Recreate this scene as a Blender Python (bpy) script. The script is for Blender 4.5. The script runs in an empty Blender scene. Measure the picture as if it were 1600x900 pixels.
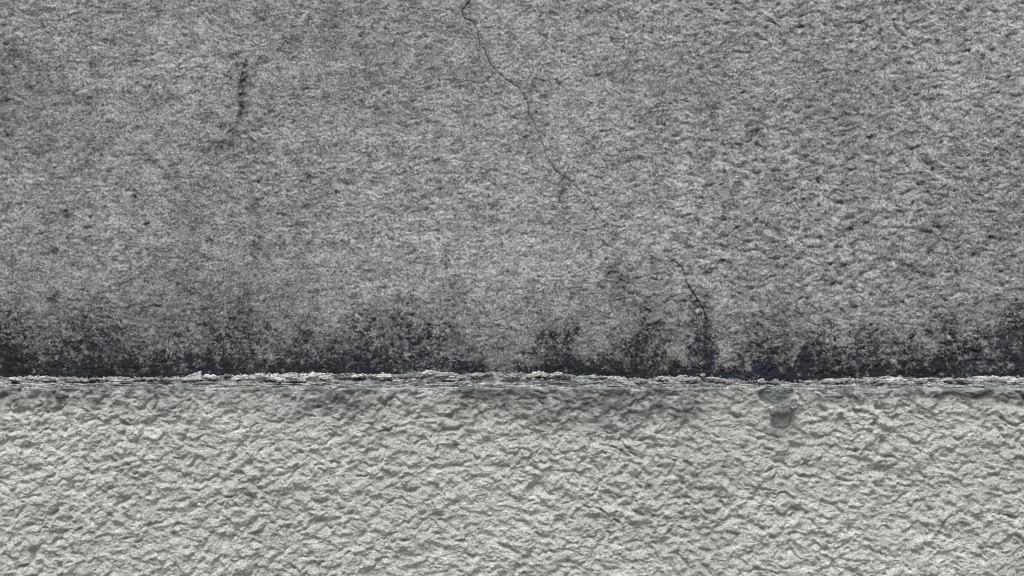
import bpy, bmesh, math, random
import numpy as np
from mathutils import Vector, Matrix, noise as mnoise

random.seed(7)
rng = np.random.default_rng(7)
SC = bpy.context.scene
COL = SC.collection
R = math.radians

# ------------------------------------------------------------------ camera
LEDGE = 0.90            # height of the plinth's top edge
CZ = LEDGE + 0.142      # camera height
DIST = 2.0              # camera to the upper wall
cam = bpy.data.cameras.new('camera')
cam.sensor_width = 36.0
cam.lens = 45.0         # 1.6 m of wall across the frame at 2 m
cam.clip_start = 0.01
cam.clip_end = 500
cam_o = bpy.data.objects.new('camera', cam)
COL.objects.link(cam_o)
cam_o.location = (0, -DIST, CZ)
cam_o.rotation_euler = (R(90), 0, 0)
SC.camera = cam_o

# ------------------------------------------------------------------ sky, sun, exposure
SUN_EL, SUN_AZ = 64.0, -14.0      # azimuth from straight in front of the wall, towards the left
w = bpy.data.worlds.new('World')
SC.world = w
w.use_nodes = True
wn = w.node_tree.nodes
wl = w.node_tree.links
wn.clear()
sky = wn.new('ShaderNodeTexSky')
sky.sky_type = 'NISHITA'
sky.sun_disc = False
sky.sun_elevation = R(SUN_EL)
sky.sun_rotation = R(180 + SUN_AZ)
sky.air_density = 1.0
sky.dust_density = 4.0
hs = wn.new('ShaderNodeHueSaturation')      # overcast: hardly any blue
hs.inputs['Saturation'].default_value = 0.12
bg = wn.new('ShaderNodeBackground')
bg.inputs['Strength'].default_value = 0.056
wo = wn.new('ShaderNodeOutputWorld')
wl.new(sky.outputs[0], hs.inputs['Color'])
wl.new(hs.outputs[0], bg.inputs['Color'])
wl.new(bg.outputs[0], wo.inputs['Surface'])

sun = bpy.data.lights.new('sun', 'SUN')
sun.energy = 3.3
sun.angle = R(32)
sun.color = (1.0, 1.0, 0.985)
sun_o = bpy.data.objects.new('sun', sun)
COL.objects.link(sun_o)
d = Vector((math.sin(R(SUN_AZ)) * math.cos(R(SUN_EL)), -math.cos(R(SUN_AZ)) * math.cos(R(SUN_EL)), math.sin(R(SUN_EL))))
sun_o.rotation_euler = d.to_track_quat('Z', 'Y').to_euler()
sun_o.location = d * 5

SC.view_settings.view_transform = 'Standard'
SC.view_settings.look = 'None'
SC.view_settings.exposure = 0.5
SC.view_settings.gamma = 1.0
SC.cycles.filter_width = 1.0
SC.view_settings.use_curve_mapping = False

# ------------------------------------------------------------------ noise in numpy
PERM = np.tile(rng.permutation(256), 3).astype(np.int32)
ANG = rng.random(256) * 2 * np.pi
GX = np.cos(ANG).astype(np.float32)
GY = np.sin(ANG).astype(np.float32)


def perlin(x, y, seed=0):
    xi = np.floor(x)
    yi = np.floor(y)
    fx = (x - xi).astype(np.float32)
    fy = (y - yi).astype(np.float32)
    xi = (xi.astype(np.int32) + seed * 57) & 255
    yi = (yi.astype(np.int32) + seed * 131) & 255
    x1 = (xi + 1) & 255
    y1 = (yi + 1) & 255

    def g(a, b, dx, dy):
        h = PERM[(PERM[a] + b + seed) & 255]
        return GX[h] * dx + GY[h] * dy
    u = fx * fx * fx * (fx * (fx * 6 - 15) + 10)
    v = fy * fy * fy * (fy * (fy * 6 - 15) + 10)
    a = g(xi, yi, fx, fy)
    b = g(x1, yi, fx - 1, fy)
    c = g(xi, y1, fx, fy - 1)
    e = g(x1, y1, fx - 1, fy - 1)
    a = a + u * (b - a)
    c = c + u * (e - c)
    return (a + v * (c - a)) * 1.5


def fbm(x, y, octs, seed=0, gain=0.5, lac=2.03):
    s = 0
    amp = 1.0
    ca, sa = math.cos(0.5), math.sin(0.5)
    for i in range(octs):
        s = s + amp * perlin(x, y, seed + i)
        x, y = (x * ca - y * sa) * lac + 3.7, (x * sa + y * ca) * lac + 1.3
        amp *= gain
    return s


def clots(x, y, seed, k=1.0, present=1.0):
    """scattered rounded blobs: max over cells of (own height - k * squared distance)"""
    xi = np.floor(x)
    yi = np.floor(y)
    fx = (x - xi).astype(np.float32)
    fy = (y - yi).astype(np.float32)
    xi = xi.astype(np.int32)
    yi = yi.astype(np.int32)
    best = np.full(fx.shape, -1.0, np.float32)
    for dx in (-1, 0, 1):
        for dy in (-1, 0, 1):
            a = (xi + dx + seed * 31) & 255
            b = (yi + dy + seed * 17) & 255
            h = PERM[PERM[a] + b]
            h2 = PERM[h + 256 + (seed & 63)]
            h3 = PERM[h2 + b]
            ox = dx + .12 + .76 * h / 255.0 - fx
            oy = dy + .12 + .76 * h2 / 255.0 - fy
            best = np.maximum(best, (.15 + .85 * h3 / 255.0) - k * (ox * ox + oy * oy))
    return best


def sstep(a, b, x):
    t = np.clip((x - a) / (b - a), 0, 1)
    return t * t * (3 - 2 * t)


# photograph pixel (1600 x 900) <-> metres on the plane at depth y
def to_m(px, py, y=0.0):
    k = (DIST + y) / DIST * 0.001
    return (px - 800) * k, CZ - (py - 450) * k


# ------------------------------------------------------------------ marks on the wall, measured in mm on its own face
CRACK_A = [(733, 3), (722, 15), (725, 27), (740, 35), (747, 50), (749, 68), (756, 75), (760, 88), (766, 100), (780, 115),
           (796, 127), (811, 137), (821, 152), (826, 167), (826, 180), (835, 193), (843, 213), (850, 230), (855, 245),
           (863, 258), (868, 267), (886, 278), (906, 297), (920, 307), (928, 327), (938, 342), (950, 350), (966, 355), (978, 353)]
CRACK_A = [(752, -60), (741, -38), (738, -15)] + CRACK_A
CRACK_B = [(1040, 400), (1052, 407), (1064, 415), (1070, 427), (1071, 440), (1081, 455), (1091, 470), (1099, 485), (1103, 500), (1102, 520),
           (1101, 540), (1102, 560), (1099, 583)]
MOULD = [  # x, y, rx, ry, strength
    (0, 540, 45, 55, .75), (60, 570, 60, 30, .5), (140, 562, 50, 42, .85), (150, 520, 60, 30, .25), (240, 572, 45, 25, .6), (300, 560, 60, 40, .4),
    (340, 575, 40, 20, .5), (385, 520, 35, 50, .45), (440, 545, 45, 40, .5), (500, 560, 40, 32, .6), (570, 518, 28, 35, .75), (540, 560, 50, 28, .65),
    (640, 520, 25, 35, .55), (660, 560, 50, 32, .6), (690, 535, 25, 40, .5), (600, 570, 30, 20, .4), (800, 580, 90, 12, .55), (858, 560, 24, 38, .95),
    (895, 513, 16, 14, .8), (880, 530, 18, 16, .5), (985, 565, 34, 28, .95), (1012, 530, 28, 40, .6), (950, 580, 30, 12, .55), (970, 445, 28, 36, .3),
    (1098, 560, 22, 48, 1.0), (1085, 480, 12, 34, .35), (1100, 500, 10, 40, .3), (1040, 585, 60, 10, .6), (1180, 545, 28, 32, .55), (1190, 578, 60, 18, .8), (1285, 550, 32, 34, .7),
    (1240, 570, 40, 24, .4), (1340, 562, 34, 30, .7), (1390, 580, 60, 18, .75), (1400, 545, 40, 30, .35), (1480, 512, 20, 30, .65), (1500, 552, 28, 30, .8),
    (1460, 575, 34, 22, .7), (1590, 530, 30, 50, .95), (1545, 585, 40, 12, .6), (1530, 560, 20, 20, .3),
    (1600, 575, 30, 24, .7), (200, 590, 300, 12, .7), (520, 588, 250, 12, .7), (1250, 592, 200, 12, .8), (1660, 550, 60, 40, .7), (-60, 560, 60, 40, .7),
    (383, 118, 7, 20, .32), (378, 150, 6, 22, .32), (374, 172, 5, 10, .25), (370, 205, 8, 16, .12), (398, 350, 8, 40, .12), (378, 130, 14, 40, .10), (386, 100, 6, 8, .22), (352, 225, 14, 9, .36), (330, 232, 24, 8, .22), (372, 182, 5, 5, .25), (230, 246, 6, 6, .42),
    (8, 150, 14, 60, .18), (22, 85, 18, 22, .20), (45, 125, 40, 30, .14), (80, 250, 70, 90, .06), (584, 165, 7, 6, .38), (800, 56, 6, 6, .3), (872, 130, 6, 5, .35), (879, 300, 6, 26, .28), (882, 345, 6, 18, .25),
    (525, 25, 22, 40, .20), (445, 70, 26, 18, .14), (405, 320, 5, 8, .28), (402, 380, 5, 12, .28), (320, 110, 4, 26, .1), (175, 65, 10, 7, .22), (1035, 185, 34, 30, .16), (1110, 215, 26, 60, .16),
    (1175, 210, 8, 6, .3), (1095, 160, 24, 14, .18), (1260, 60, 60, 40, .10), (1380, 55, 14, 9, .22), (1505, 65, 12, 14, .22), (1515, 210, 7, 6, .32), (1290, 170, 24, 10, .2), (1450, 350, 30, 60, .12), (1405, 425, 9, 6, .4),
    (1370, 410, 8, 6, .22), (1530, 340, 8, 6, .32), (1475, 450, 16, 6, .2), (1240, 498, 7, 5, .28), (1330, 250, 20, 80, .12), (640, 500, 70, 30, .1), (7, 323, 6, 6, .4), (85, 390, 10, 6, .3), (275, 430, 10, 5, .3), (330, 455, 12, 7, .25), (310, 365, 12, 10, .2),
    (1020, 470, 50, 60, .10), (180, 500, 200, 40, .16), (420, 470, 120, 60, .12), (710, 480, 60, 60, .05),
]
MOULD = [(x, y, rx, ry, a * (1.5 if y < 470 and rx < 16 else 1.0)) for (x, y, rx, ry, a) in MOULD]
srng = random.Random(21)
for _ in range(190):      # scattered small dark spots
    q = srng.uniform(2.2, 6.5)
    MOULD.append((srng.uniform(-60, 1660), srng.uniform(-50, 480), q * srng.uniform(1, 1.7), q * srng.uniform(.7, 1.1), srng.uniform(.25, .62)))
CLEAN = [(740, 540, 36, 28, .35), (935, 545, 24, 26, .5), (1058, 560, 22, 24, .5), (1140, 552, 22, 26, .55), (1505, 585, 16, 8, .6), (1550, 550, 18, 26, .4), (1235, 540, 18, 22, .25),
         (780, 535, 30, 26, .3), (835, 588, 14, 8, .4), (1400, 505, 40, 30, .15), (470, 568, 12, 6, .3)]
BROWN = [(1030, 582, 60, 18, .8), (1060, 555, 26, 20, .5), (780, 585, 60, 12, .6), (620, 588, 60, 8, .5), (1330, 590, 70, 10, .5), (20, 585, 50, 14, .5), (360, 585, 60, 8, .3), (1125, 575, 26, 14, .6), (930, 550, 40, 30, .2),
         (640, 200, 160, 120, .22), (1180, 560, 30, 10, .3), (1310, 230, 40, 80, .2), (760, 420, 120, 60, .15)]
PALE = [(30, 53, 7, 4, .9), (181, 380, 4, 6, .9), (474, 566, 3, 4, .4), (884, 339, 3, 3, .8), (1214, 308, 3, 3, .7), (1500, 90, 40, 16, .12), (215, 235, 60, 30, .14), (860, 420, 70, 30, .10), (780, 440, 60, 40, .12),
        (1180, 110, 70, 30, .08), (600, 60, 60, 60, .08), (560, 300, 120, 80, .06), (1260, 330, 60, 30, .06)]


def blobs(lst, px, py):
    s = np.zeros(px.shape, np.float32)
    for (x, y, rx, ry, a) in lst:
        s += a * np.exp(-np.minimum(((px - x) / rx) ** 2 + ((py - y) / ry) ** 2, 30))
    return s


def polydist(pts, px, py):
    best = np.full(px.shape, 1e6, np.float32)
    for (ax, ay), (bx, by) in zip(pts[:-1], pts[1:]):
        m = (px > min(ax, bx) - 10) & (px < max(ax, bx) + 10) & (py > min(ay, by) - 10) & (py < max(ay, by) + 10)
        if not m.any():
            continue
        x, y = px[m], py[m]
        dx, dy = bx - ax, by - ay
        t = np.clip(((x - ax) * dx + (y - ay) * dy) / (dx * dx + dy * dy), 0, 1)
        best[m] = np.minimum(best[m], np.hypot(x - ax - t * dx, y - ay - t * dy))
    return best


def wall_height(x, z):
    """outward relief of the upper wall in metres; x, z in metres"""
    px, py = x * 1000 + 800, (CZ - z) * 1000 + 450
    wx = fbm(x / .05, z / .05, 2, 11) * .006
    wz = fbm(x / .05, z / .05, 2, 21) * .006
    X, Z = x + wx, z + wz
    region = .60 + .42 * sstep(750, 1250, px) * (1 - .45 * sstep(380, 560, py)) + .25 * fbm(x / .25, z / .25, 2, 31)
    region = np.clip(region, .18, 1.3)
    n = fbm(X / .016, Z / .0135, 4, 1, .6)
    h = .0017 * region * n
    h += .00060 * fbm(X / .0056, Z / .0056, 3, 51, .75)
    h += .0045 * fbm(x / .4, z / .4, 3, 61)
    h -= .0040 * wall_pit(X, Z, region)
    return h


def wall_pit(X, Z, region):
    a = np.clip(perlin(X / .0135, Z / .0095, 71) - .22, 0, 1) * np.clip(region - .15, 0, 1)
    b = np.clip(perlin(X / .010 + 4, Z / .0095, 73) - .42, 0, 1) * (.55 + .3 * region)
    return (a + b) * np.clip(1 + .6 * fbm(X / .005, Z / .004, 2, 75, .7), 0, 2)


def wall_crack(px, py):
    da = polydist(CRACK_A, px, py)
    db = polydist(CRACK_B, px, py)
    return .0012 * np.exp(-(np.minimum(da, db) / 1.6) ** 2)


def stucco(x, z, seed=0):
    """relief of the thrown-on roughcast"""
    wx = fbm(x / .04, z / .04, 3, 111, .55) * .006
    wz = fbm(x / .04, z / .04, 3, 121, .55) * .006
    X, Z = x + wx, z + wz
    r1 = fbm(X / .0058, Z / .0058, 3, 191, .65)
    r2 = fbm(X / .0058 + 9, Z / .0058, 3, 195, .65)
    X, Z = X + .0009 * r1, Z + .0009 * r2
    # thrown on at a slant: lumps rise to the right on the left half and fall on the right half
    k = sstep(-.45, .30, x + .25 * fbm(x / .15, z / .15, 2, 199))

    def field(ang, sd):
        c, s_ = math.cos(ang), math.sin(ang)
        U, V = X * c + Z * s_, Z * c - X * s_
        a = perlin(U / .0165, V / .0150, 101 + sd) + .5 * perlin(U / .0092 + 3, V / .0086, 103 + sd) + .7 * perlin(U / .032 + 3, V / .026, 105 + sd)
        d = np.clip(perlin(U / .0170 + 7, V / .0110, 141 + sd) - .22, 0, 1) + .5 * np.clip(perlin(U / .0092 + 7, V / .0070, 145 + sd) - .25, 0, 1)
        return .0030 * a - .0080 * d
    H = field(.26, 0) * (1 - k) + field(-.22, 7) * k
    H = H / np.sqrt(k * k + (1 - k) ** 2)
    fine = fbm(X / .0042, Z / .0038, 3, 165, .6)
    reg = np.clip(1 + .42 * fbm(x / .13, z / .13, 2, 171), .5, 1.7)
    return (H + .00055 * fine) * reg + .0016 * fbm(x / .09, z / .07, 2, 161)


# ------------------------------------------------------------------ helpers
def axis(lo, hi, flo, fhi, step, coarse):
    """fine spacing between flo and fhi, growing cells outside"""
    f = list(np.arange(flo, fhi + step * .5, step))
    s = step
    x = flo
    left = []
    while x > lo:
        s = min(s * 1.12, .0048 if flo - x < .55 else coarse)
        x = max(lo, x - s)
        left.append(x)
    s = step
    x = f[-1]
    right = []
    while x < hi:
        s = min(s * 1.12, .0048 if x - f[-1] < .55 else coarse)
        x = min(hi, x + s)
        right.append(x)
    return np.array(left[::-1] + f + right)


def grid_mesh(name, V, nu, nv, mat, back=None, attrs=None, flip=False):
    """V: (nu*nv,3), u fastest. back: y of a flat back closing the slab"""
    V = V.reshape(nv, nu, 3)
    idx = np.arange(nu * nv).reshape(nv, nu)
    q = np.stack([idx[:-1, :-1], idx[:-1, 1:], idx[1:, 1:], idx[1:, :-1]], -1).reshape(-1, 4)
    verts = V.reshape(-1, 3)
    faces = [q]
    n0 = nu * nv
    if back is not None:
        ring = np.concatenate([idx[0, :], idx[1:, -1], idx[-1, -2::-1], idx[-2:0:-1, 0]])
        rv = verts[ring].copy()
        rv[:, 1] = back
        m = len(ring)
        a = ring
        b = np.roll(ring, -1)
        c = n0 + (np.arange(m) + 1) % m
        dd = n0 + np.arange(m)
        faces.append(np.stack([b, a, dd, c], -1))
        verts = np.concatenate([verts, rv])
        corners = [n0 + nu - 1, n0, n0 + m - nv + 1, n0 + nu + nv - 2]
        faces.append(np.array([corners]))
    Q = np.concatenate(faces).astype(np.int32)
    if flip:
        Q = Q[:, ::-1]
    me = bpy.data.meshes.new(name)
    me.vertices.add(len(verts))
    me.vertices.foreach_set('co', verts.astype(np.float32).ravel())
    me.loops.add(Q.size)
    me.loops.foreach_set('vertex_index', Q.ravel())
    me.polygons.add(len(Q))
    me.polygons.foreach_set('loop_start', np.arange(0, Q.size, 4, dtype=np.int32))
    me.polygons.foreach_set('loop_total', np.full(len(Q), 4, np.int32))
    me.update(calc_edges=True)
    sm = np.zeros(len(Q), bool)
    sm[:(nu - 1) * (nv - 1)] = True
    me.polygons.foreach_set('use_smooth', sm)
    if attrs:
        for k, arr in attrs.items():
            at = me.attributes.new(k, 'FLOAT', 'POINT')
            full = np.zeros(len(verts), np.float32)
            full[:n0] = arr.ravel()
            at.data.foreach_set('value', full)
    me.materials.append(mat)
    o = bpy.data.objects.new(name, me)
    COL.objects.link(o)
    return o


class NT:
    def __init__(s, name):
        s.m = bpy.data.materials.new(name)
        s.m.use_nodes = True
        s.t = s.m.node_tree
        s.t.nodes.clear()
        s.out = s.n('ShaderNodeOutputMaterial')
        s.p = s.n('ShaderNodeBsdfPrincipled')
        s.p.inputs['Roughness'].default_value = .95
        s.p.inputs['Specular IOR Level'].default_value = .15
        s.t.links.new(s.p.outputs[0], s.out.inputs['Surface'])
        s.geo = s.n('ShaderNodeTexCoord').outputs['Object']

    def n(s, t):
        return s.t.nodes.new(t)

    def put(s, sock, v):
        if isinstance(v, (int, float)):
            sock.default_value = v
        elif isinstance(v, tuple):
            sock.default_value = v if len(v) == 4 else (*v, 1)
        else:
            s.t.links.new(v, sock)

    def math(s, op, a, b=0.0, c=0.0):
        n = s.n('ShaderNodeMath')
        n.operation = op
        s.put(n.inputs[0], a)
        s.put(n.inputs[1], b)
        s.put(n.inputs[2], c)
        return n.outputs[0]

    def noise(s, scale, detail=2, rough=.5, sx=1, sz=1, off=0):
        mp = s.n('ShaderNodeMapping')
        mp.inputs['Scale'].default_value = (sx, 1, sz)
        mp.inputs['Location'].default_value = (off, off * .7, off * .3)
        s.t.links.new(s.geo, mp.inputs['Vector'])
        n = s.n('ShaderNodeTexNoise')
        n.inputs['Scale'].default_value = scale
        n.inputs['Detail'].default_value = detail
        n.inputs['Roughness'].default_value = rough
        s.t.links.new(mp.outputs[0], n.inputs['Vector'])
        return n.outputs['Fac']

    def grain(s, scale, off=0, sz=1.0):
        mp = s.n('ShaderNodeMapping')
        mp.inputs['Location'].default_value = (off, off * .7, off * .3)
        mp.inputs['Scale'].default_value = (1, 1, sz)
        s.t.links.new(s.geo, mp.inputs['Vector'])
        n = s.n('ShaderNodeTexVoronoi')
        n.inputs['Scale'].default_value = scale
        s.t.links.new(mp.outputs[0], n.inputs['Vector'])
        sep = s.n('ShaderNodeSeparateColor')
        s.t.links.new(n.outputs['Color'], sep.inputs[0])
        return sep.outputs[0]

    def remap(s, v, a, b, c=0.0, d=1.0, smooth=True):
        n = s.n('ShaderNodeMapRange')
        if smooth:
            n.interpolation_type = 'SMOOTHSTEP'
        s.put(n.inputs['Value'], v)
        n.inputs['From Min'].default_value = a
        n.inputs['From Max'].default_value = b
        n.inputs['To Min'].default_value = c
        n.inputs['To Max'].default_value = d
        return n.outputs['Result']

    def mix(s, f, a, b, mode='MIX'):
        n = s.n('ShaderNodeMix')
        n.data_type = 'RGBA'
        n.blend_type = mode
        s.put(n.inputs[0], f)
        s.put(n.inputs[6], a)
        s.put(n.inputs[7], b)
        return n.outputs[2]

    def attr(s, name):
        n = s.n('ShaderNodeAttribute')
        n.attribute_name = name
        return n.outputs['Fac']

    def bump(s, h, dist, strength=1.0, normal=None):
        n = s.n('ShaderNodeBump')
        n.inputs['Distance'].default_value = dist
        n.inputs['Strength'].default_value = strength
        s.put(n.inputs['Height'], h)
        if normal is not None:
            s.t.links.new(normal, n.inputs['Normal'])
        return n.outputs[0]

    def done(s, col, normal=None):
        s.put(s.p.inputs['Base Color'], col)
        if normal is not None:
            s.t.links.new(normal, s.p.inputs['Normal'])
        return s.m


def grey(v, t=(1, 1, 1)):
    return (v * t[0], v * t[1], v * t[2])


# ------------------------------------------------------------------ materials
def make_wall_mat():
    T = NT('weathered_grey_render')
    big = T.noise(3.2, 4, .6, off=3)
    mid = T.noise(28, 4, .6, sz=1.3, off=7)
    fine = T.noise(260, 3, .7, off=1)
    blot = T.noise(75, 3, .65, off=19)
    vfine = T.noise(620, 2, .7, off=5)
    base = T.mix(T.remap(big, .36, .64), grey(.265, (.97, 1, 1.01)), grey(.33, (.99, 1, .99)))
    base = T.mix(1.0, base, T.mix(T.remap(mid, .36, .64), grey(.80), grey(1.16)), 'MULTIPLY')
    base = T.mix(1.0, base, T.mix(T.remap(blot, .34, .62), grey(.74), grey(1.14)), 'MULTIPLY')
    g = T.math('ADD', T.remap(fine, .28, .72, -.5, .5, False), T.remap(vfine, .25, .75, -.5, .5, False))
    gcol = T.mix(T.remap(g, -.42, .42, 0, 1, False), grey(.62), grey(1.38))
    base = T.mix(1.0, base, gcol, 'MULTIPLY')
    ga = T.grain(430, 2)
    gb = T.grain(760, 5)
    # sand grains: a few near white, a few near black
    base = T.mix(1.0, base, T.mix(ga, grey(.74), grey(1.26)), 'MULTIPLY')
    base = T.mix(T.remap(gb, .84, .95, 0, .62), base, grey(.58))
    base = T.mix(T.remap(gb, .17, .05, 0, .70), base, grey(.06))
    gd = T.grain(270, 13)
    base = T.mix(T.remap(gd, .10, .02, 0, .55), base, grey(.05))
    base = T.mix(T.remap(gd, .93, .99, 0, .40), base, grey(.50))
    # tiny black pin holes
    pin = T.noise(150, 1, .5, sz=1.2, off=11)
    base = T.mix(T.remap(pin, .72, .80, 0, .7), base, grey(.05))
    # brown mineral tint
    base = T.mix(T.math('MULTIPLY', T.attr('brown'), .6), base, T.mix(1.0, base, (.92, .78, .66), 'MULTIPLY'))
    base = T.mix(T.math('MULTIPLY', T.attr('film'), .80), base, T.mix(1.0, base, (.37, .385, .40), 'MULTIPLY'))
    # black mould: speckled, lets pale grains through
    sp = T.math('ADD', T.math('MULTIPLY', T.remap(fine, .3, .7, -.5, .5, False), .55), T.math('MULTIPLY', T.remap(T.noise(110, 4, .7, off=17), .3, .7, -.5, .5, False), .75))
    sp = T.math('ADD', sp, T.math('MULTIPLY', T.remap(vfine, .3, .7, -.5, .5, False), .35))
    sp = T.math('ADD', T.math('MULTIPLY', sp, .8), T.math('MULTIPLY', T.math('SUBTRACT', T.grain(340, 9), .5), .62))
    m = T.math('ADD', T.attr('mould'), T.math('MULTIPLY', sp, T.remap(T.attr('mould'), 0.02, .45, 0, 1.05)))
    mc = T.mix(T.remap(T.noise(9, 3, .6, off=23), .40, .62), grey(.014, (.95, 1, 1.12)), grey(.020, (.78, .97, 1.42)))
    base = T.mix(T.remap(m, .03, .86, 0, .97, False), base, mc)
    # pale chips of lime
    pl = T.math('ADD', T.attr('pale'), T.math('MULTIPLY', T.remap(fine, .3, .7, -.5, .5, False), .3))
    pl = T.math('MULTIPLY', pl, T.remap(T.attr('pale'), 0, .1))
    base = T.mix(T.remap(pl, .05, .9, 0, 1, False), base, grey(.50, (.97, 1, 1.04)))
    h = T.math('ADD', T.math('MULTIPLY', fine, .6), T.math('MULTIPLY', vfine, .35))
    nb = T.bump(h, .0048, 1.0)
    return T.done(base, nb)


def make_stucco_mat():
    T = NT('pale_roughcast_render')
    big = T.noise(4.0, 4, .6, off=2)
    mid = T.noise(40, 4, .6, sz=1.3, off=4)
    fine = T.noise(300, 3, .7, sz=1.4, off=9)
    vfine = T.noise(650, 2, .7, off=6)
    base = T.mix(T.remap(big, .36, .64), grey(.53, (.985, 1, .955)), grey(.60, (.985, 1.0, .965)))
    base = T.mix(1.0, base, T.mix(T.remap(mid, .3, .7), grey(.90), grey(1.08)), 'MULTIPLY')
    g = T.math('ADD', T.remap(fine, .28, .72, -.5, .5, False), T.remap(vfine, .25, .75, -.5, .5, False))
    base = T.mix(1.0, base, T.mix(T.remap(g, -.45, .45, 0, 1, False), grey(.64), grey(1.30)), 'MULTIPLY')
    gb = T.grain(720, 5)
    base = T.mix(1.0, base, T.mix(T.grain(420, 2), grey(.88), grey(1.12)), 'MULTIPLY')
    base = T.mix(T.remap(gb, .88, .97, 0, .45), base, grey(.78))
    base = T.mix(T.remap(gb, .10, .03, 0, .40), base, grey(.12))
    # grey dirt washed down from the ledge, plus shade painted under its right end
    dn = T.math('ADD', T.math('MULTIPLY', T.remap(fine, .3, .7, -.5, .5, False), .5), T.math('MULTIPLY', T.remap(T.noise(70, 4, .7, off=31), .3, .7, -.5, .5, False), .7))
    dm = T.math('ADD', T.attr('dirt_shade'), T.math('MULTIPLY', dn, T.remap(T.attr('dirt_shade'), 0.0, .4, 0, .7)))
    base = T.mix(T.remap(dm, .05, 1.1, 0, .9, False), base, grey(.085, (.98, 1, 1.03)))
    base = T.mix(T.remap(T.attr('slate'), .25, .75, 0, .9), base, T.mix(T.remap(mid, .35, .65), grey(.075, (.9, 1, 1.1)), grey(.20, (.93, 1, 1.05))))
    h = T.math('ADD', T.math('MULTIPLY', fine, .6), T.math('MULTIPLY', vfine, .3))
    return T.done(base, T.bump(h, .0070, 1.0))


def make_crust_mat():
    T = NT('crumbling_ledge_mortar')
    layer = T.noise(26, 5, .7, sx=1.0, sz=9, off=8)
    fine = T.noise(240, 3, .75, sz=2.2, off=3)
    vfine = T.noise(560, 2, .7, sz=1.6, off=14)
    base = T.mix(T.remap(T.noise(12, 3, .6, off=5), .4, .6), grey(.36, (1, 1, .98)), grey(.36, (.93, 1, 1.06)))
    base = T.mix(T.remap(layer, .40, .56), grey(.10), base)
    base = T.mix(T.math('MULTIPLY', T.attr('low'), .8), base, T.mix(T.remap(T.noise(60, 3, .7, off=41), .35, .65), grey(.24), grey(.46)))
    base = T.mix(T.remap(T.attr('pale'), .1, .7, 0, .95), base, grey(.52, (.98, 1, .99)))
    g = T.math('ADD', T.remap(fine, .28, .72, -.5, .5, False), T.remap(vfine, .25, .75, -.5, .5, False))
    base = T.mix(1.0, base, T.mix(T.remap(g, -.6, .6, 0, 1, False), grey(.45), grey(1.5)), 'MULTIPLY')
    base = T.mix(1.0, base, T.mix(T.grain(430, 3, 2.0), grey(.45), grey(1.55)), 'MULTIPLY')
    base = T.mix(T.remap(T.attr('slit_dark'), .2, .7, 0, .85), base, grey(.02, (1, 1, 1.1)))
    h = T.math('ADD', T.math('MULTIPLY', fine, .7), T.math('MULTIPLY', layer, .8))
    return T.done(base, T.bump(h, .004, .9))


def make_plain(name, c, var=.35, tint=(1, 1, 1), scale=200):
    T = NT(name)
    f = T.noise(scale, 4, .75, off=2)
    col = T.mix(T.remap(f, .3, .7, 0, 1, False), grey(c * (1 - var), tint), grey(c * (1 + var), tint))
    return T.done(col, T.bump(f, .003, .8))


M_WALL = make_wall_mat()
M_STUCCO = make_stucco_mat()
M_CRUST = make_crust_mat()
M_CRACK = make_plain('crack_depth_shade', .03, .5, (1, 1, 1.05))  # near-black colour stands in for the shade down in the crack
M_FLAKE = make_plain('pale_lime_mortar', .52, .5, (1, 1, .97))
M_CLOD = make_plain('grey_green_mortar', .17, .75, (.97, 1, .96), 260)
M_CRUMB = make_plain('mortar_crumb', .27, .7, (1, 1, .98), 300)
M_GROUND = make_plain('worn_concrete', .28, .25, (1, .99, .96), 30)

# ------------------------------------------------------------------ pavement in front of the wall (below the frame)
def build_ground():
    xs = np.linspace(-30, 30, 61)
    ys = np.linspace(-40, .6, 42)
    X, Y = np.meshgrid(xs, ys)
    V = np.stack([X, Y, .004 * fbm(X / 3, Y / 3, 2, 5)], -1)
    o = grid_mesh('pavement', V, len(xs), len(ys), M_GROUND)
    o['kind'] = 'structure'
    o['label'] = 'plain concrete pavement at the foot of the wall'


build_ground()

# ------------------------------------------------------------------ upper wall
WALL_X = 4.0


def wall_point_y(x, z):
    px, py = x * 1000 + 800, (CZ - z) * 1000 + 450
    return -(wall_height(x, z) - wall_crack(px, py))


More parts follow.
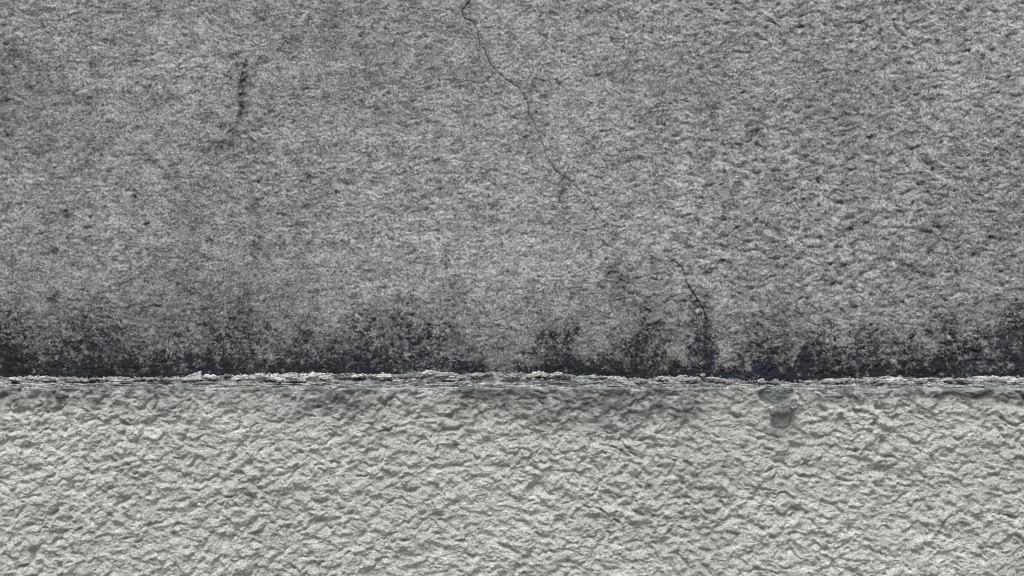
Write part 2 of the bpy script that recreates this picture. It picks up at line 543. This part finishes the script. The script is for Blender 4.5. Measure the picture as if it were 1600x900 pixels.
def build_wall():
    xs = axis(-WALL_X, WALL_X, -.88, .88, .00145, .05)
    zs = axis(LEDGE - .06, 2.6, LEDGE - .025, LEDGE + .65, .00145, .05)
    X, Z = np.meshgrid(xs, zs)
    X = X.astype(np.float32)
    Z = Z.astype(np.float32)
    px, py = X * 1000 + 800, (CZ - Z) * 1000 + 450
    H = wall_height(X, Z) - wall_crack(px, py)
    wx = fbm(X / .035, Z / .035, 4, 201, .6) * 17
    wy = fbm(X / .030, Z / .045, 4, 211, .6) * 17
    small = np.clip(.3 + (py - 400) / 150, .25, 1)
    qx, qy = px + wx * small, py + wy * small
    mould = blobs(MOULD, qx, qy) * (1 - .30 * sstep(470, 500, qy) * (1 - sstep(545, 575, qy)) * (1 - sstep(800, 1000, px)))
    dd = np.clip(592 - qy, 0, None)
    col = fbm(X / .07, Z / .3, 3, 221)
    mould += np.exp(-dd / 24) * (.55 + .35 * col) * (1 - .2 * sstep(700, 760, px) * (1 - sstep(1150, 1200, px)))
    clump = fbm(X / .016, Z / .016, 5, 231, .75)
    mould *= np.clip(1 + .55 * clump, .2, 2)
    mould += np.exp(-(dd / 72) ** 1.6) * (.30 + .30 * col + .14 * clump) * (1 - .3 * sstep(660, 800, px) * (1 - sstep(1130, 1280, px)))
    mould -= blobs(CLEAN, qx, qy) * .45
    mould = np.clip(mould, 0, 3)
    mould = .97 * (1 - np.exp(-mould * 1.15))
    mould += .55 * np.exp(-dd / 14) * np.clip(.8 + .7 * clump, 0, 1.5)
    n = fbm(X / .10, Z / .14, 4, 241, .6)
    mould += np.clip(.055 * n, -.02, .2) + .05 * (1 - sstep(100, 700, px))
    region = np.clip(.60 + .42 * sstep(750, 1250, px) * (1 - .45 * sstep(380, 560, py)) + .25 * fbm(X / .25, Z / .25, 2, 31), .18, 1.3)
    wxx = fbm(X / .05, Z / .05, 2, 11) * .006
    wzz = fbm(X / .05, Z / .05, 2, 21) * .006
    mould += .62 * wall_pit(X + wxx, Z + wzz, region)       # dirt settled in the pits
    mould = np.clip(mould, 0, 1.15)
    film = np.exp(-(np.clip(592 - py, 0, None) / 110) ** 1.8) * (.42 + .25 * fbm(X / .09, Z / .12, 3, 261)) + .10 * (1 - sstep(50, 900, px)) + np.clip(.16 * fbm(X / .09, Z / .13, 4, 265, .6), -.06, .3)
    film = np.clip(film + .55 * blobs([m for m in MOULD if m[4] <= .3 and m[2] > 9], qx, qy), 0, 1)
    brown = np.clip(blobs(BROWN, qx, qy), 0, 1)
    pale = np.clip(blobs(PALE, px + wx * .15, py + wy * .15), 0, 1)
    V = np.stack([X, -H, Z - H * .05], -1)
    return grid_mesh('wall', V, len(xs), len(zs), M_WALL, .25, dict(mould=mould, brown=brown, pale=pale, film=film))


wall = build_wall()
wall['label'] = 'upper grey weathered wall face, pitted, cracked and blackened with mould above the ledge'
wall['category'] = 'wall'


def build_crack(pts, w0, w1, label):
    """closed wandering strip following the surface, its near-black colour painting the shade inside the crack"""
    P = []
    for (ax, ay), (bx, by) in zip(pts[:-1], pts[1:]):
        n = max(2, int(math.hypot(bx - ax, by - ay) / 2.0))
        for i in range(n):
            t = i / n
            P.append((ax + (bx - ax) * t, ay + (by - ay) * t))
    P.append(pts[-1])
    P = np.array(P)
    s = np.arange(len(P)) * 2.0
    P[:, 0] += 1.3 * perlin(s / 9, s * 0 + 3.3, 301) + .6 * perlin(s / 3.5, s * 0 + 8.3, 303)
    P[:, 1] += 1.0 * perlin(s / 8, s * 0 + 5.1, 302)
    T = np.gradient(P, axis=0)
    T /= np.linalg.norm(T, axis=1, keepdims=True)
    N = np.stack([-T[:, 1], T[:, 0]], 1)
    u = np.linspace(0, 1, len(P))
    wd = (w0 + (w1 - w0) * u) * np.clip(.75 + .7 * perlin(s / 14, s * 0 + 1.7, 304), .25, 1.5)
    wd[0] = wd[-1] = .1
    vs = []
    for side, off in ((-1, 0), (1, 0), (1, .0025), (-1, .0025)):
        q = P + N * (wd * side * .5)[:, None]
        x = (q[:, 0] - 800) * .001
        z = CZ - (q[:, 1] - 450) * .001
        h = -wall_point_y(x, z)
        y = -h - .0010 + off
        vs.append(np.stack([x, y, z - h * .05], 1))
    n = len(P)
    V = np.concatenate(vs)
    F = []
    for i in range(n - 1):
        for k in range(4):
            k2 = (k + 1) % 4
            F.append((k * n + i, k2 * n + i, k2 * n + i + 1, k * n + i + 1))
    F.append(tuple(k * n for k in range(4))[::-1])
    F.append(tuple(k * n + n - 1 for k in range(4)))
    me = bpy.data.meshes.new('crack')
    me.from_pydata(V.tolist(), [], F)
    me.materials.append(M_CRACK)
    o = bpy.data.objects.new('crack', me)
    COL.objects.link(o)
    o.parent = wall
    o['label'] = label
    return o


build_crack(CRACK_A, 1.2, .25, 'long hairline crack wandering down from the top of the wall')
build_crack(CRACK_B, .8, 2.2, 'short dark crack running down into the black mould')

# ------------------------------------------------------------------ plinth
PY = -.022     # its face
DIRT_SHADE = [(100, 622, 60, 14, .42), (15, 618, 40, 12, .45), (250, 625, 60, 16, .35), (370, 628, 50, 14, .25), (520, 626, 70, 18, .35), (880, 628, 150, 26, .38), (760, 618, 80, 14, .35), (1010, 636, 80, 34, .34), (860, 656, 40, 10, .35), (950, 668, 60, 16, .2),
        (1075, 645, 18, 12, .35), (1350, 622, 60, 10, .22), (1500, 617, 80, 6, .5), (1600, 622, 40, 10, .4), (1300, 625, 40, 8, .2), (560, 640, 50, 30, .15), (480, 640, 60, 40, .12), (1180, 660, 40, 30, .1), (300, 660, 60, 20, .1),  # the wide flat patch at far right paints the shadow below the ledge
        (1500, 760, 120, 60, .05), (420, 800, 60, 40, .06), (1080, 730, 100, 60, .07), (0, 700, 40, 40, .08)]
DPALE = [(215, 625, 22, 10), (680, 615, 30, 12)]
SLOT = [(75, 597, 14, 2.2), (150, 596, 16, 2.6), (133, 598, 12, 1.8), (225, 595, 22, 2.0), (245, 594, 18, 1.8), (292, 596, 12, 1.6), (312, 593, 16, 2.6), (192, 600, 8, 1.2), (330, 594, 10, 1.8), (538, 591, 20, 4.2), (560, 592, 14, 3.2), (604, 594, 10, 2.0), (632, 591, 10, 1.8),
        (20, 599, 8, 1.6), (845, 590, 10, 2.0), (858, 592, 8, 1.8), (945, 592, 9, 1.8), (1100, 588, 16, 2.0), (1128, 588, 12, 1.6), (1180, 598, 14, 2.4), (1205, 600, 10, 2.0), (1250, 597, 12, 1.6), (1375, 602, 10, 1.4), (700, 596, 12, 1.4), (420, 596, 12, 1.2), (465, 598, 14, 1.0)]
PALES = [(305, 589, 22, 5, .9), (272, 592, 14, 4, .5), (332, 588, 8, 4, .7), (372, 589, 14, 5, .9), (412, 586, 14, 5, .9), (430, 590, 26, 5, .9), (490, 587, 26, 5, 1.), (560, 586, 14, 3.5, .8), (600, 588, 26, 5, .6), (668, 582, 14, 5, .6), (755, 584, 14, 5, .5),
         (845, 583, 12, 6, 1.), (875, 583, 10, 5, .9), (828, 587, 8, 4, .7), (955, 590, 10, 5, .9), (1035, 590, 14, 5, .7), (1300, 596, 14, 4, .4), (1402, 594, 16, 6, .8), (1548, 592, 26, 6, .9), (1480, 592, 14, 4, .5), (1580, 595, 20, 5, .6),
         (25, 590, 14, 4, .5), (55, 590, 16, 4, .5), (1190, 595, 5, 4, .6), (1350, 596, 20, 4, .4), (700, 588, 20, 4, .4)]


def top_line(px):
    """photo y of the crust's upper silhouette"""
    xs = [-400, 0, 60, 140, 240, 320, 400, 480, 560, 620, 665, 720, 780, 845, 900, 950, 1010, 1060, 1110, 1160, 1200, 1260, 1300, 1340, 1400, 1440, 1500, 1548, 1600, 2000]
    ys = [592, 591, 590, 592, 592, 589, 587, 584, 587, 586, 580, 586, 583, 584, 589, 589, 593, 590, 589, 595, 598, 597, 593, 593, 590, 592, 593, 589, 592, 593]
    return np.interp(px, xs, ys)


def front_y(x, z):
    """y of the plinth's face, with the chamfer to the ledge"""
    px, py = x / (.001 * (DIST + PY) / DIST) + 800, (CZ - z) / (.001 * (DIST + PY) / DIST) + 450
    return px, py


def plinth_fields(X, Z):
    px, py = front_y(X, Z)
    fade = sstep(602, 618, py + 4 * fbm(X / .05, Z / .05, 2, 401))
    H = stucco(X, Z) * (.5 + .5 * fade) + .0012 * fbm(X / .008, Z / .006, 3, 411, .6)
    # the smooth slope up to the ledge
    t = np.clip((608 + 2.5 * perlin(X / .02, Z * 0 + 3.3, 487) - py) / 20, 0, 1)
    lean = .055 * t ** 1.1
    # right end: a rounded swelling under the ledge
    H += .0035 * np.exp(-((py - 611) / 6) ** 2) * sstep(1280, 1420, px) * np.clip(perlin(X / .07, Z / .07, 483) + .7, 0, 1)
    H += .002 * np.exp(-((py - 612) / 7) ** 2) * (1 - sstep(100, 300, px)) * np.clip(perlin(X / .05, Z / .05, 481) + .4, 0, 1)
    # hollow where the coat has broken away
    ex, ey = (px - 1209) / 27, (py - 619) / 15.5
    r = np.sqrt(ex ** 2 + ey ** 2) + .10 * perlin(px / 9, py / 9, 421)
    hollow = 1 - sstep(.80, 1.05, r)
    H = H * (1 - .7 * hollow) - .0042 * hollow + .0012 * hollow * fbm(px / 12, py / 7, 3, 427)
    ex2, ey2 = (px - 1230) / 11, (py - 614) / 12
    r2 = np.sqrt(ex2 ** 2 + ey2 ** 2) + .12 * perlin(px / 7, py / 7, 423)
    h2 = (1 - sstep(.7, 1.05, r2)) * (1 - hollow)
    H -= .0040 * h2
    rim = np.exp(-((r - 1.12) / .10) ** 2) * (1 - sstep(1222, 1240, px))
    H += .0006 * rim
    # loose lower tongue of the broken piece, with its cracked edges
    e1 = np.minimum(np.minimum(px - (1203 + (py - 640) * .22), (1239 - (py - 640) * .35) - px), np.minimum(py - 636, 667 + 2.5 * perlin(px / 6, py * 0, 431) - py))
    tongue = sstep(0, 3, e1)
    H = H * (1 - .6 * tongue) + .0032 * tongue
    H -= .0025 * np.exp(-(e1 / 1.6) ** 2)
    slate = np.clip(hollow * (1.0 - .35 * sstep(10, -25, px - 1209)) + .55 * h2 + .10 * tongue, 0, 1)
    dirt_shade = blobs(DIRT_SHADE, px + 14 * fbm(X / .03, Z / .03, 3, 441), py + 8 * fbm(X / .03, Z / .02, 3, 451))
    dirt_shade += .30 * np.exp(-((py - 603) / 9) ** 2) * np.clip(1 + 1.2 * fbm(X / .03, Z / .01, 3, 485), 0, 2)
    dirt_shade += .20 * np.exp(-np.clip(py - 600, 0, None) / 26) + .10 * np.exp(-np.clip(py - 600, 0, None) / 70)
    dirt_shade *= 1.3 * np.clip(1 + .6 * fbm(X / .02, Z / .014, 3, 461), .1, 2)
    for (a, b, c, e) in DPALE:
        dirt_shade *= 1 - .8 * np.exp(-((px - a) / c) ** 2 - ((py - b) / e) ** 2)
    dirt_shade += .05 + .10 * fbm(X / .11, Z / .10, 4, 471, .6) + .45 * h2 + .05 * sstep(200, 1300, px)
    return H, lean, np.clip(dirt_shade, 0, 1), slate


def build_plinth():
    xs = axis(-WALL_X, WALL_X, -.86, .86, .0012, .05)
    zs = axis(-.02, LEDGE - .007, LEDGE - .345, LEDGE - .007, .0012, .05)
    X, Z = np.meshgrid(xs, zs)
    X = X.astype(np.float32)
    Z = Z.astype(np.float32)
    H, lean, dirt_shade, slate = plinth_fields(X, Z)
    keep = sstep(LEDGE + .001, LEDGE - .02, Z)
    V = np.stack([X, PY + lean - H, Z - H * .22 * np.clip(keep + .2, 0, 1)], -1)
    return grid_mesh('plinth', V, len(xs), len(zs), M_STUCCO, .26, dict(dirt_shade=dirt_shade, slate=slate))


plinth = build_plinth()
plinth['label'] = 'pale roughcast plinth projecting below the ledge, its surface thrown in coarse lumps'
plinth['category'] = 'plinth'


# crumbling mortar along the top of the plinth
def build_crust():
    xs = axis(-WALL_X, WALL_X, -.86, .86, .0011, .05)
    ts = np.linspace(0, 1, 64)
    X, T = np.meshgrid(xs, ts)
    px0 = X / .00099 + 800
    top = CZ - (top_line(px0) - 450) * .00099
    rag = .0020 * perlin(X / .006, X * 0 + .5, 501) + .0013 * perlin(X / .0026, X * 0 + .5, 502) + .0020 * np.clip(perlin(X / .018, X * 0 + .5, 503), 0, 1)
    top = top + rag
    bot = LEDGE - .0195 + .0060 * perlin(X / .03, X * 0 + 2.5, 504) + .0015 * perlin(X / .008, X * 0 + 1.5, 505)
    # profile from the wall (t=0) over the top to the face (t=1)
    s = np.clip((T - .18) / .82, 0, 1)
    z = np.where(T < .18, top, top + (bot - top) * s)
    y = np.where(T < .18, .006 + (-.006 - .006) * (T / .18), -.006 + (PY + .0035 + .006) * s ** .8)
    px, py = X / .00099 + 800, (CZ - z) / .00099 + 450
    lay = fbm(X / .022, z / .0034, 4, 511, .6)
    d = .0022 * lay + .0014 * fbm(X / .006, z / .004, 3, 521, .6)
    env = np.clip(np.minimum(T / .12, (1 - T) / .10), 0, 1)
    slit_dark = np.zeros_like(X)  # slits in the crust: cut back and coloured near black
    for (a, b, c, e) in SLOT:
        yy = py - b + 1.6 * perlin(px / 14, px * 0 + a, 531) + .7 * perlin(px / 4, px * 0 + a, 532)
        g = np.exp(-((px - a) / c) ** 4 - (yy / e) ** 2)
        slit_dark = np.maximum(slit_dark, g)
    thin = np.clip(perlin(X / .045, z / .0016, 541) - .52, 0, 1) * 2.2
    slit_dark = np.maximum(slit_dark, thin)
    pale = blobs(PALES, px, py + 1.5 * perlin(px / 6, py / 6, 551)) * np.clip(1 + .6 * perlin(px / 5, py / 4, 552), 0, 2)
    d = d - .0065 * slit_dark + .0012 * np.clip(pale, 0, 1)
    y = y - d * env * (.5 + .5 * s) - (.0018) * np.sin(np.pi * s) * env
    y = np.where(T > .93, y + (T - .93) / .07 * .006, y)
    z = z + d * env * .35 * (1 - s)
    V = np.stack([X, y, z], -1)
    low = sstep(.5, .95, T + .35 * perlin(X / .02, z / .006, 561))
    o = grid_mesh('ledge_crust', V, len(xs), len(ts), M_CRUST, None, dict(low=low, slit_dark=np.clip(slit_dark, 0, 1), pale=np.clip(pale, 0, 1)), flip=True)
    o.parent = plinth
    o['label'] = 'grey crumbling mortar along the top edge of the plinth, split into thin layers'
    return o


crust = build_crust()


def rock_mesh(name, seed, sx, sy, sz, sub=2, rough=.35, freq=2.2, mat=None):
    bm = bmesh.new()
    bmesh.ops.create_icosphere(bm, subdivisions=sub, radius=1)
    for v in bm.verts:
        n = mnoise.noise(v.co * freq * .5 + Vector((seed * 3.1, 0, 0))) * 1.2 + mnoise.noise(v.co * freq * 1.7 + Vector((0, seed * 2.3, 0))) * .6
        v.co *= 1 + rough * n
        v.co.x *= sx
        v.co.y *= sy
        v.co.z *= sz
    me = bpy.data.meshes.new(name)
    bm.to_mesh(me)
    bm.free()
    me.materials.append(mat or M_FLAKE)
    return me


# larger pieces of crust, each one its own part: (photo x, y, width, height in mm)
PIECES = [(25, 591, 14, 4), (56, 591, 13, 5), (118, 594, 16, 4), (146, 592, 12, 5), (206, 593, 16, 4), (233, 591, 14, 4), (262, 592, 18, 5), (333, 588, 12, 6), (355, 586, 9, 4), (372, 590, 20, 6), (408, 586, 14, 7), (428, 591, 26, 6), (455, 588, 16, 6), (492, 586, 24, 8), (507, 589, 16, 6),
          (560, 586, 18, 5), (584, 588, 14, 4), (600, 587, 22, 6), (636, 587, 12, 6), (655, 585, 16, 8), (670, 582, 16, 8), (690, 586, 18, 7), (722, 588, 14, 6), (748, 585, 20, 6), (765, 583, 12, 6), (800, 587, 22, 6), (828, 587, 12, 6), (841, 583, 10, 9), (850, 585, 8, 7), (872, 583, 12, 6), (884, 586, 14, 7),
          (928, 588, 12, 6), (957, 590, 14, 7), (1000, 594, 16, 5), (1036, 590, 16, 7), (1076, 592, 22, 5), (1098, 585, 7, 6), (1112, 592, 22, 6), (1135, 595, 24, 5), (1190, 594, 8, 8), (1212, 595, 8, 9), (1262, 598, 9, 5), (1290, 596, 14, 5), (1312, 594, 22, 6), (1345, 595, 22, 7), (1366, 595, 12, 6),
          (1396, 595, 16, 9), (1408, 593, 14, 8), (1438, 594, 18, 6), (1455, 591, 8, 7), (1482, 592, 12, 6), (1505, 594, 20, 5), (1535, 592, 16, 9), (1550, 590, 14, 8), (1566, 592, 12, 7), (1588, 594, 16, 6)]
piece_rng = random.Random(5)
for i, (a, b, wd, hg) in enumerate(PIECES):
    wd *= piece_rng.uniform(.8, 1.0)
    me = rock_mesh('crust_lump', i, wd * .00058, .0045, hg * .00040, 4, .55, 4.6, M_FLAKE if blobs(PALES, np.array([float(a)]), np.array([float(b)]))[0] > .45 else M_CRUMB)
    o = bpy.data.objects.new('crust_lump', me)
    COL.objects.link(o)
    x, z = to_m(a, b + 1.0, -.010)
    o.location = (x, -.010 - piece_rng.uniform(0, .003), z)
    o.rotation_euler = (piece_rng.uniform(-.3, .3), piece_rng.uniform(-.2, .2), piece_rng.uniform(-.3, .3))
    o.parent = plinth

# the loose pointed flake
def build_flake():
    pts = [(0, 0), (.007, .0026), (.013, .0058), (.020, .0078), (.027, .0103), (.0315, .0128), (.0325, .0095), (.0318, .004), (.0328, -.0005), (.024, -.0022), (.012, -.0018), (.004, -.0022)]
    bm = bmesh.new()
    n = len(pts)
    f = [bm.verts.new((x, -.0028 - .0012 * math.sin(i * 1.9), z)) for i, (x, z) in enumerate(pts)]
    b = [bm.verts.new((x + .0004, .0016, z - .0003)) for x, z in pts]
    bm.faces.new(f)
    bm.faces.new(b[::-1])
    for i in range(n):
        j = (i + 1) % n
        bm.faces.new((f[j], f[i], b[i], b[j]))
    bmesh.ops.triangulate(bm, faces=bm.faces[:])
    bmesh.ops.subdivide_edges(bm, edges=bm.edges[:], cuts=3, use_grid_fill=True)
    for v in bm.verts:
        q = v.co * 260
        v.co += mnoise.noise_vector(q) * .0010 + mnoise.noise_vector(q * 2.7) * .0007
    bmesh.ops.recalc_face_normals(bm, faces=bm.faces[:])
    me = bpy.data.meshes.new('mortar_flake')
    bm.to_mesh(me)
    bm.free()
    me.materials.append(M_FLAKE)
    o = bpy.data.objects.new('mortar_flake', me)
    COL.objects.link(o)
    x, z = to_m(282, 592, -.012)
    o.location = (x, -.0125, z)
    o['label'] = 'loose pale mortar flake with a sharp raised point lying on the ledge'
    o['category'] = 'mortar flake'


build_flake()

# the broken clod hanging at the lower edge of the hollow
def build_clod():
    bm = bmesh.new()
    bmesh.ops.create_icosphere(bm, subdivisions=6, radius=1)
    for v in bm.verts:
        c = v.co.copy()
        sx, sy, sz = .0235, .0095, .0102
        taper = 1 - .18 * c.x
        p = Vector((c.x * sx, c.y * sy, c.z * sz * taper))
        p.z += .0030 * (c.x ** 2)
        # oval broken end on the right, scooped out with a raised rim
        e = math.hypot((c.x - .74) / .36, (c.z - .12) / .72)
        if c.y < 0:
            p.y += (.0042 * max(0, 1 - e ** 2) - .0014 * math.exp(-((e - 1.05) / .22) ** 2))
        # flat facets
        q = c * 1.6
        p += c * (.0022 * mnoise.noise(q * 1.1) + .0014 * mnoise.noise(q * 3.1) + .0006 * mnoise.noise(q * 8))
        v.co = p
    for f in bm.faces:
        f.smooth = False
        c = f.calc_center_median()
        e = math.hypot((c.x / .0235 - .74) / .36, (c.z / .0102 - .30) / .66)
        if c.y < 0 and .86 < e < 1.12 and mnoise.noise(c * 400) > -.25:
            f.material_index = 1
    me = bpy.data.meshes.new('broken_mortar')
    bm.to_mesh(me)
    bm.free()
    me.materials.append(M_CLOD)
    me.materials.append(M_CRUMB)
    o = bpy.data.objects.new('broken_mortar', me)
    COL.objects.link(o)
    x, z = to_m(1224, 638, PY)
    o.location = (x, PY - .0085, z)
    o.rotation_euler = (R(8), R(-27), 0)
    o.parent = plinth
    o['label'] = 'half-detached clod of grey mortar with a scooped broken end'


build_clod()


# crumbs too small to pick apart
def build_crumbs():
    r = random.Random(9)
    protos = []
    for k in range(8):
        bm = bmesh.new()
        bmesh.ops.create_icosphere(bm, subdivisions=1, radius=1)
        for v in bm.verts:
            v.co *= 1 + .5 * mnoise.noise(v.co * 1.6 + Vector((k * 5, 0, 0)))
        protos.append(([v.co.copy() for v in bm.verts], [[v.index for v in f.verts] for f in bm.faces]))
        bm.free()
    V, F = [], []

    def add(x, y, z, s):
        vs, fs = r.choice(protos)
        m = Matrix.Rotation(r.uniform(0, 6.28), 3, 'Y') @ Matrix.Rotation(r.uniform(0, 6.28), 3, 'X')
        k = len(V)
        sc = Vector((s * r.uniform(.8, 1.5), s * .8, s * r.uniform(.6, 1.1)))
        for v in vs:
            q = m @ v
            V.append((x + q.x * sc.x, y + q.y * sc.y, z + q.z * sc.z))
        for f in fs:
            F.append([k + i for i in f])
    for i in range(1500):
        px = r.uniform(-60, 1660)
        py = float(top_line(np.array([px]))[0]) + r.gauss(1.5, 2.2)
        x, z = to_m(px, py, -.008)
        add(x, -.007 - r.uniform(0, .004), z, r.uniform(.0006, .0016) * (1.6 if r.random() < .08 else 1))
    for i in range(900):
        px = r.uniform(-60, 1660)
        py = float(top_line(np.array([px]))[0]) + r.uniform(3, 14)
        if 1175 < px < 1245:
            continue
        x, z = to_m(px, py, -.02)
        add(x, -.0150 - .0003 * (py - 590) - r.uniform(0, .003), z, r.uniform(.0005, .0014))
    me = bpy.data.meshes.new('mortar_crumbs')
    me.from_pydata(V, [], F)
    me.materials.append(M_CRUMB)
    o = bpy.data.objects.new('mortar_crumbs', me)
    COL.objects.link(o)
    o.parent = plinth
    o['kind'] = 'stuff'
    o['label'] = 'fine mortar crumbs strewn along the ledge'


build_crumbs()
